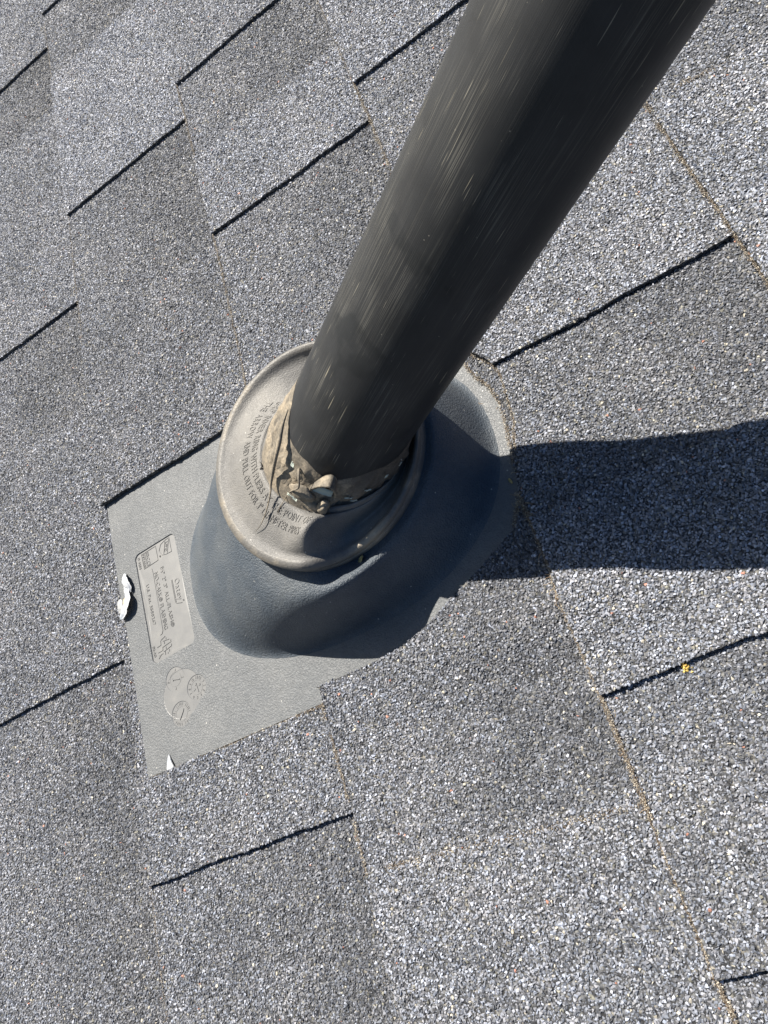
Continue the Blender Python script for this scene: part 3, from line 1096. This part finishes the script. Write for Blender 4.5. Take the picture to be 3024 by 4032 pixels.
let = Bag()
def arc_text(s, a0, a1, rb, cap):
    L = math.radians(a1 - a0) * rb
    V, Fs = text_line(s, cap, L, track=0.14)
    out = []
    for x, y, z in V:
        r = rb - y
        A = math.radians(a0) + x / rb
        out.append(rim_pt(A, r, col_h(A, r) - 0.1 + 0.42 * z))
    let.add((out, Fs))
arc_text('GRIP INNER RING WITH PLIERS AT THE POINT OF', 26.3, 157.0, 42.0, 2.9)
arc_text('THE ARROW AND PULL OUT FOR 3" DIAMETER PIPES', 28.6, 152.0, 46.4, 2.9)
mesh_obj('raised_lettering', let.V, let.F, m_rubber, col, FB, smooth=False)

# --- inner seal: torn rubber drawn up the pipe
G2 = np.cross(PIPE_AX, E1)
def cyl_pt(psi, r, s):
    return PIPE_B + r * (math.cos(psi) * E1 + math.sin(psi) * G2) + s * PIPE_AX
def per(tab, deg):
    xs = [t[0] for t in tab]
    ys = [t[1] for t in tab]
    return float(np.interp(deg % 360, xs + [xs[0] + 360], ys + [ys[0]], period=None))
CONT = [(0, 128), (40, 134), (70, 134), (82, 129), (90, 121), (102, 117.7), (118, 116.2), (128, 116.2), (138, 115.0), (150, 113.5), (164, 116.5), (186, 124.5), (207, 128), (226, 132), (270, 140), (315, 136), (360, 128)]
LOW = [(0, 110), (45, 103), (70, 99), (88, 97), (105, 95.5), (130, 96), (160, 95.8), (173, 97), (202, 104), (225, 116), (270, 131.5), (315, 124), (360, 110)]
V, F = [], []
NS = 220
prof = [0.0, 0.12, 0.25, 0.38, 0.5, 0.62, 0.75, 0.87, 1.0]
for i in range(3 + len(prof)):
    for j in range(NS):
        psi = 2 * math.pi * j / NS
        dg = math.degrees(psi)
        sl_, su_ = per(LOW, dg), per(CONT, dg)
        w = fbm(dg * 0.12, i * 0.9, 1.0, 7.7)
        w2 = fbm(dg * 0.5, i * 0.5, 1.0, 2.7)
        lo = cyl_pt(psi, PIPE_R + 3.2, sl_)
        # the matching point on the groove ring
        q = lo - IC
        A = math.atan2(q @ I2, q @ I1)
        g0 = rim_pt(A, GR + 0.2, -0.8)
        if (lo - IC) @ IN < 0.6:
            lo = lo + PIPE_AX * (0.6 - (lo - IC) @ IN) / (PIPE_AX @ IN)
        if i == 0:
            P = g0
        elif i == 1:
            P = g0 * 0.6 + lo * 0.4 + IN * (0.4 + 0.5 * w)
        elif i == 2:
            P = g0 * 0.2 + lo * 0.8 + IN * (0.6 + 0.8 * w)
        else:
            t = prof[i - 3]
            ridge = 1.0 if 60 < dg < 235 else 0.3
            rr = PIPE_R + 0.08 + (2.6 + 1.6 * w * ridge + 0.9 * w2 * ridge) * (1 - t) ** 1.1 + 0.9 * math.sin(math.pi * t) * ridge * (0.6 + w)
            rr = max(rr, PIPE_R + 0.08)
            P = cyl_pt(psi, rr, sl_ + (su_ - sl_) * t + 0.7 * fbm(dg * 0.09, 3.0, 1.0, 5.1) * t)
        V.append(P)
for i in range(2 + len(prof)):
    for j in range(NS):
        a, c = i * NS + j, i * NS + (j + 1) % NS
        F.append((a, c, c + NS, a + NS))
seal = mesh_obj('inner_seal', V, F, [m_torn, m_rubber, m_torn_shaded], flash, FB)
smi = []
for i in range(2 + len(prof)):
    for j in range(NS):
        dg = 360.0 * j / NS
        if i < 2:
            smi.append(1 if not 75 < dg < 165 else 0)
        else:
            smi.append(0 if 40 < dg + 6 * fbm(i, j * 0.2, 0.6, 2.0) < 172 else 2)  # side turned from the sun takes the copy with shade in its colour
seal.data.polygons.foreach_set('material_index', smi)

# the torn flaps, lumps and threads standing off the seal
def sheet(rows_, thick=0.5):
    """a bent flap from a grid of points, given real thickness"""
    R_, C_ = len(rows_), len(rows_[0])
    P = np.array(rows_, float)
    du = np.gradient(P, axis=0)
    dv = np.gradient(P, axis=1)
    n = np.cross(du, dv)
    n /= np.linalg.norm(n, axis=2, keepdims=True) + 1e-9
    V = list((P + n * thick / 2).reshape(-1, 3)) + list((P - n * thick / 2).reshape(-1, 3))
    o_ = R_ * C_
    F = []
    for i in range(R_ - 1):
        for j in range(C_ - 1):
            a = i * C_ + j
            F.append((a, a + 1, a + C_ + 1, a + C_))
            F.append((o_ + a, o_ + a + C_, o_ + a + C_ + 1, o_ + a + 1))
    for i in range(R_ - 1):
        for j in (0, C_ - 1):
            a = i * C_ + j
            F.append((a, a + C_, o_ + a + C_, o_ + a))
    for j in range(C_ - 1):
        for i in (0, R_ - 1):
            a = i * C_ + j
            F.append((a, a + 1, o_ + a + 1, o_ + a))
    return V, F

# hood-shaped curl to the right of the lumps
rows_ = []
for i in range(9):
    t = i / 8
    row = []
    for j in range(17):
        f = j / 16
        a = math.pi * f
        psi = math.radians(143 + 22 * f)
        s = 104 + 14.5 * math.sin(a) ** 0.8 * (1 - 0.12 * t)
        r = PIPE_R + 1.0 + 6.5 * t * (0.45 + 0.55 * math.sin(a)) + 0.4 * fbm(i, j, 0.4, 3.0)
        row.append(cyl_pt(psi, r, s))
    rows_.append(row)
vf = sheet(rows_, 1.1)
mesh_obj('torn_flap', vf[0], vf[1], m_torn, seal, FB)
# long ridge fold running down to a thread
fold = [cyl_pt(math.radians(84), 31.6, 127), cyl_pt(math.radians(92), 33.2, 121), cyl_pt(math.radians(101), 35.0, 115), cyl_pt(math.radians(107), 36.5, 108),
        rim_pt(math.radians(112), 34.0, 5.0), rim_pt(math.radians(116), 37.5, 3.6), rim_pt(math.radians(120), 43.0, 2.6), rim_pt(math.radians(122), 48.5, 2.2), rim_pt(math.radians(120.5), 52.8, 0.8)]
pp = catmull(fold, 6)
rad = [np.interp(i / (len(pp) - 1), [0, 0.25, 0.45, 0.6, 0.8, 1.0], [0.3, 1.1, 0.8, 0.4, 0.28, 0.1]) for i in range(len(pp))]
vf = tube(pp, rad, 8)
mesh_obj('rubber_thread', vf[0], vf[1], m_torn, seal, FB)
fold = [cyl_pt(math.radians(126), 32.0, 110.5), cyl_pt(math.radians(131), 35.5, 109.5), cyl_pt(math.radians(135), 37.0, 105.5), cyl_pt(math.radians(132), 36.6, 100), rim_pt(math.radians(128), 33.5, 2.2), rim_pt(math.radians(126.5), 37.5, 1.2), rim_pt(math.radians(127), 42.5, 0.9)]
pp = catmull(fold, 6)
rad = [np.interp(i / (len(pp) - 1), [0, 0.3, 0.6, 1.0], [0.7, 0.5, 0.35, 0.1]) for i in range(len(pp))]
vf = tube(pp, rad, 8)
mesh_obj('rubber_thread', vf[0], vf[1], m_torn, seal, FB)

def lump(cen, ax, r3, seed, mat, parent, name):
    """a smooth irregular lump; ax = three axes"""
    bm = bmesh.new()
    bmesh.ops.create_icosphere(bm, subdivisions=3, radius=1.0)
    V = []
    for v in bm.verts:
        c = v.co
        k = 1 + 0.22 * mnoise.fractal(c * 1.3 + Vector((seed, 0, 0)), 1.0, 2.0, 3)
        V.append(np.array(cen) + k * (c.x * r3[0] * ax[0] + c.y * r3[1] * ax[1] + c.z * r3[2] * ax[2]))
    bm.verts.index_update()
    F = [tuple(v.index for v in f.verts) for f in bm.faces]
    bm.free()
    return mesh_obj(name, V, F, mat, parent, FB)
def axes_at(psi):
    rad_ = math.cos(psi) * E1 + math.sin(psi) * G2
    tan_ = -math.sin(psi) * E1 + math.cos(psi) * G2
    return [rad_, tan_, PIPE_AX]
lump(cyl_pt(math.radians(139), 34.0, 99.5), axes_at(math.radians(139)), (2.4, 6.6, 5.0), 1.0, m_torn, seal, 'rubber_lump')
lump(cyl_pt(math.radians(159), 35.2, 98.0), axes_at(math.radians(159)), (3.2, 2.8, 4.6), 9.0, m_torn, seal, 'rubber_lump')
def chip(psi, r, s, w, h, seed, n=5):
    rows_ = []
    for i in range(3):
        rows_.append([cyl_pt(math.radians(psi + w * (j / n - 0.5) + 1.2 * fbm(j, i, 0.9, seed)), r + 0.3 * fbm(i, j, 0.7, seed), s + h * (i / 2 - 0.5) + 0.8 * fbm(j, i, 0.8, seed + 3)) for j in range(n + 1)])
    vf = sheet(rows_, 0.25)
    mesh_obj('torn_film', vf[0], vf[1], m_mint, seal, FB)
chip(153, PIPE_R + 2.4, 106.5, 17, 5.0, 2.0, 8)
chip(134, 36.0, 94.9, 9, 1.2, 5.0, 6)
for q, (a_, s_) in enumerate(((176, 106), (183, 103.5), (190, 112), (203, 121), (214, 127), (120, 111))):
    chip(a_, PIPE_R + 3.0, s_, 6 if q < 3 else 3, 0.9 if q < 3 else 2.4, 11.0 + q, 4)
# small raised arrow on the seal
ar = Bag()
def rbar(a0, r0_, a1, r1_, w=0.45, h=0.5, hb=0.6):
    p, q = rim_pt(math.radians(a0), r0_, hb), rim_pt(math.radians(a1), r1_, hb)
    vf = tube([p, q], [w, w], 6)
    ar.add(vf)
rbar(83, 37.9, 88, 36.9)
rbar(88, 36.9, 90, 37.9)
mesh_obj('pull_arrow', ar.V, ar.F, m_rubber, seal, FB)

# ------------------------------------------------------------------ the pipe
NPc = 128
V, F, UVs = [], [], []
S0, S1 = 20.0, 470.0
levels = list(np.linspace(S0, S1, 60))
for s in levels:
    for j in range(NPc):
        V.append(cyl_pt(2 * math.pi * j / NPc, PIPE_R, s))
for i in range(len(levels) - 1):
    for j in range(NPc):
        a, c = i * NPc + j, i * NPc + (j + 1) % NPc
        F.append((a, c, c + NPc, a + NPc))
        u0, u1 = j / NPc * 190.0, (j + 1) / NPc * 190.0
        UVs += [(u0, levels[i]), (u1, levels[i]), (u1, levels[i + 1]), (u0, levels[i + 1])]
n0 = len(V)
for s, r in ((S1, PIPE_R - 3.9), (S0, PIPE_R - 3.9)):
    for j in range(NPc):
        V.append(cyl_pt(2 * math.pi * j / NPc, r, s))
top0 = (len(levels) - 1) * NPc
for j in range(NPc):
    c = (j + 1) % NPc
    F.append((top0 + j, top0 + c, n0 + c, n0 + j))
    F.append((n0 + j, n0 + c, n0 + NPc + c, n0 + NPc + j))
    UVs += [(0, 0)] * 8
pipe = mesh_obj('vent_pipe', V, F, m_pipe, None, tuple(PIPE_B + 20 * PIPE_AX))
tag(pipe, 'black plastic vent pipe with lengthwise scratches standing up through the flashing', 'pipe')
uvl = pipe.data.uv_layers.new(name='UVMap')
uvl.data.foreach_set('uv', np.array(UVs, float).ravel())

# ------------------------------------------------------------------ small things on the roof
def zf_any(x, y):
    return fl_top(x, y)
# twisted white sealant skin on the lower edge of the flange
peel = thing('sealant_peel', 'twisted white peel of sealant over the left edge of the grey flashing', 'sealant', (153, 15, 5))
def ribbon(ctr, wid, zz, roll, n=26, m=7):
    cs = catmull([(c[0], c[1], z) for c, z in zip(ctr, zz)], 5)
    L = len(cs)
    rows_ = []
    for i, p in enumerate(cs):
        f = i / (L - 1) * (len(ctr) - 1)
        w = np.interp(f, range(len(wid)), wid)
        ro = np.interp(f, range(len(roll)), roll)
        t = cs[min(i + 1, L - 1)] - cs[max(i - 1, 0)]
        t = t / np.linalg.norm(t)
        side = np.cross(np.array([0, 0, 1.0]), t)
        side /= np.linalg.norm(side)
        upv = np.cross(t, side)
        row = []
        for j in range(m):
            q = (j / (m - 1) - 0.5)
            row.append(p + side * w * q * math.cos(ro) + upv * (w * q * math.sin(ro) + 0.9 * w * 0.25 * (1 - 4 * q * q)) + 0.8 * np.array([0, 0, 1]) * fbm(i, j, 0.45, 3))
        rows_.append(row)
    return sheet(rows_, 0.5)
vf = ribbon([(156.6, 33.8), (156.6, 29.5), (158.4, 25.0), (160.3, 21.0), (160.2, 18.2)], [0.6, 6.8, 6.0, 2.6, 0.3], [6.2, 7.6, 8.6, 8.0, 7.0], [0.2, 0.3, 0.2, 0.0, 0.0])
mesh_obj('sealant_flap', vf[0], vf[1], m_peel, peel, (153, 15, 5))
vf = ribbon([(155.8, 28.0), (156.6, 22.5), (157.4, 17.5), (158.4, 13.0), (156.6, 9.0), (152.6, 5.6), (148.4, 4.4)], [2.0, 3.4, 4.6, 7.0, 7.6, 6.6, 3.0], [7.0, 7.4, 7.8, 9.0, 9.4, 8.2, 7.0], [0.1, 0.1, 0.15, 0.35, 0.35, 0.25, 0.1])
mesh_obj('sealant_ribbon', vf[0], vf[1], m_peel, peel, (153, 15, 5))
lump((153.6, 12.5, 6.0), [np.array([1., 0, 0]), np.array([0, 1., 0]), np.array([0, 0, 1.])], (2.4, 4.2, 0.9), 3.0, m_amber, None, 'amber_sealant_blob')
ob = bpy.data.objects['amber_sealant_blob']
tag(ob, 'amber patch of old sealant beside the white peel on the flashing edge', 'sealant')
lump((147.3, 13.5, 4.6), [np.array([1., 0, 0]), np.array([0, 1., 0]), np.array([0, 0, 1.])], (3.0, 6.0, 1.0), 7.0, m_clear, None, 'sealant_smear')
ob = bpy.data.objects['sealant_smear']
tag(ob, 'clear grey smear of sealant on the shingle left of the white peel', 'sealant')
# small white triangle at the lower corner
rows_ = []
for i in range(6):
    t = i / 5
    a = np.array([171.4, -94.4]) * (1 - t) + np.array([168.2, -104.2]) * t
    c = np.array([171.9, -94.6]) * (1 - t) + np.array([175.6, -103.6]) * t
    rows_.append([np.array([*(a + (c - a) * j / 5), 0]) + np.array([0, 0, z_fl(*(a + (c - a) * j / 5)) + 0.5 + 1.2 * (j / 5) * t + 0.5 * math.sin(t * 3)]) for j in range(6)])
vf = sheet(rows_, 0.4)
o = mesh_obj('sealant_flake', vf[0], vf[1], m_peel, None, (171.5, -99, 5))
tag(o, 'small white triangular flake at the lower corner of the flashing', 'sealant')

# yellow lichen tuft in the shadow line at right
bm = bmesh.new()
V, F = [], []
rl = np.random.default_rng(4)
for q in range(46):
    cx, cy = 466.9 + rl.normal(0, 1.2), -153.0 + rl.normal(0, 1.5)
    cz = z_base(3, cx, cy) + abs(rl.normal(0.7, 0.6))
    r = rl.uniform(0.35, 0.8)
    n0 = len(V)
    dirs = rl.normal(size=(6, 3))
    dirs /= np.linalg.norm(dirs, axis=1)[:, None]
    octa = np.array([[1, 0, 0], [-1, 0, 0], [0, 1, 0], [0, -1, 0], [0, 0, 1], [0, 0, -1]]) * r * rl.uniform(0.6, 1.2, (6, 1))
    V += list(octa + np.array([cx, cy, cz]))
    F += [tuple(n0 + i for i in f) for f in ((0, 2, 4), (2, 1, 4), (1, 3, 4), (3, 0, 4), (2, 0, 5), (1, 2, 5), (3, 1, 5), (0, 3, 5))]
o = mesh_obj('lichen_tuft', V, F, m_lichen, None, (466.9, -153, 3), smooth=False)
tag(o, 'crumbly yellow lichen tuft on the dark shingle edge at lower right', 'lichen')

# bits of dry leaf
def leaf_bit(name, x, y, z, sz, ang, label, rimn=None):
    rows_ = []
    for i in range(5):
        t = i / 4 - 0.5
        w = sz * 0.45 * math.cos(t * 2.6)
        rows_.append([np.array([x + math.cos(ang) * t * sz * 2 - math.sin(ang) * w * q, y + math.sin(ang) * t * sz * 2 + math.cos(ang) * w * q, z + 0.5 * abs(q) * sz * 0.4 + 0.4 * math.sin(t * 5) + (rimn * q if rimn else 0)]) for q in (-1, -0.3, 0.3, 1)])
    vf = sheet(rows_, 0.2)
    o = mesh_obj(name, vf[0], vf[1], m_leaf, None, (x, y, z))
    tag(o, label, 'leaf')
pz = rim_pt(math.radians(186), 63, -6)
leaf_bit('leaf_fragment', pz[0], pz[1], pz[2], 2.4, 0.6, 'yellowish leaf fragment caught under the rim of the rubber collar')
leaf_bit('leaf_fragment', 426.0, -36.5, z_fl(426, -36.5) + 0.7, 1.7, 1.8, 'tiny dry leaf fragment on the flashing in the shadow at right')

# grit and dried roots washed against the butt lines
def grit(name, pts, cols, smin, smax):
    o = mesh_obj(name, [(0, 0, -3), (0.1, 0, -3), (0, 0.1, -3)], [(0, 1, 2)], m_bitumen, roof, smooth=False, kind='stuff')
    add_granules(o, np.array(pts), (0, 0, 0), None, None, smin, smax, np.array(cols))
    return o
pts_, cols_ = [], []
def spill(line, n, spread, zf, dens=1.0):
    L = len(line)
    for _ in range(int(n * 1.8)):
        f = RNG.uniform(0, L - 1.001)
        i = int(f)
        p = np.array(line[i][:2]) * (1 - f + i) + np.array(line[i + 1][:2]) * (f - i)
        if fbm(p[0], p[1], 0.03, 12.0) < -0.45:
            continue
        x, y = p[0] + RNG.normal(-0.4, spread), p[1] + RNG.normal(0, spread)
        pts_.append((x, y, zf(x, y) + RNG.uniform(0.1, 0.9)))
        v = RNG.random()
        c = np.array([0.23, 0.2, 0.16]) if v < 0.4 else (np.array([0.09, 0.065, 0.045]) if v < 0.85 else np.array([0.45, 0.41, 0.34]))
        cols_.append(c * RNG.uniform(0.7, 1.2))
for k, ya, yb, n in ((2, 700, 100, 3800), (3, 700, 60, 4600), (3, -50, -290, 4200), (4, 350, -60, 4200), (2, -104, -300, 1600), (1, 700, 120, 1500), (1, -104, -300, 500)):
    spill(butt(k, ya, yb), n, 0.7, lambda x, y, k=k: z_base(k, x, y) + (0.5 if x > k * EXPO + b_off(k, y) else -0.5))
spill([tuple(p) for p in catmull(CUT_OUT, 3)], 1300, 0.8, lambda x, y: z_base(3, x, y) - 1.0)
spill([tuple(p) for p in catmull(CUT_IN[10:22], 3)], 1300, 0.7, lambda x, y: z_base(2, x, y) - 0.2)
spill([(153, -103.6), (286, -104.4)], 900, 0.45, lambda x, y: z_fl(x, y) - 0.3)
spill([(300, -191.5), (428, -199)], 900, 0.9, lambda x, y: z_tab(2, x, y) - 0.4)
spill([(436, -62), (445, -63.5)], 60, 1.0, lambda x, y: z_base(3, x, y) + 0.2)
spill([(582, 127), (632, 115)], 250, 0.8, lambda x, y: z_base(4, x, y) + 0.3)
grit('brown_grit', pts_, cols_, 0.16, 0.48)
# dried rootlets
V, F = [], []
def rootlet(p, ang, L, zf):
    pts = []
    a = ang
    q = np.array(p, float)
    for i in range(7):
        pts.append((q[0], q[1], zf(*q) + 0.9 + 0.5 * math.sin(i)))
        a += RNG.normal(0, 0.35)
        q = q + np.array([math.cos(a), math.sin(a)]) * L / 6
    vf = tube(pts, [0.11] * 7, 4)
    n = len(V)
    V.extend(vf[0])
    F.extend([tuple(i + n for i in f) for f in vf[1]])
for _ in range(60):
    y = RNG.uniform(-110, -45)
    rootlet((429.5 + RNG.normal(0, 2.0), y), RNG.uniform(0, 6.28), RNG.uniform(2, 7), lambda x, y: z_base(3, x, y) if x > 430 else z_base(2, x, y) + 1)
for _ in range(50):
    t = RNG.uniform(-300, 300)
    k = int(RNG.choice([3, 4]))
    rootlet((k * EXPO + RNG.normal(0, 1.0), t), RNG.uniform(0, 6.28), RNG.uniform(2, 5), lambda x, y, k=k: z_base(k, x, y))
mesh_obj('dried_rootlets', V, F, m_fibre, roof, smooth=False, kind='stuff')
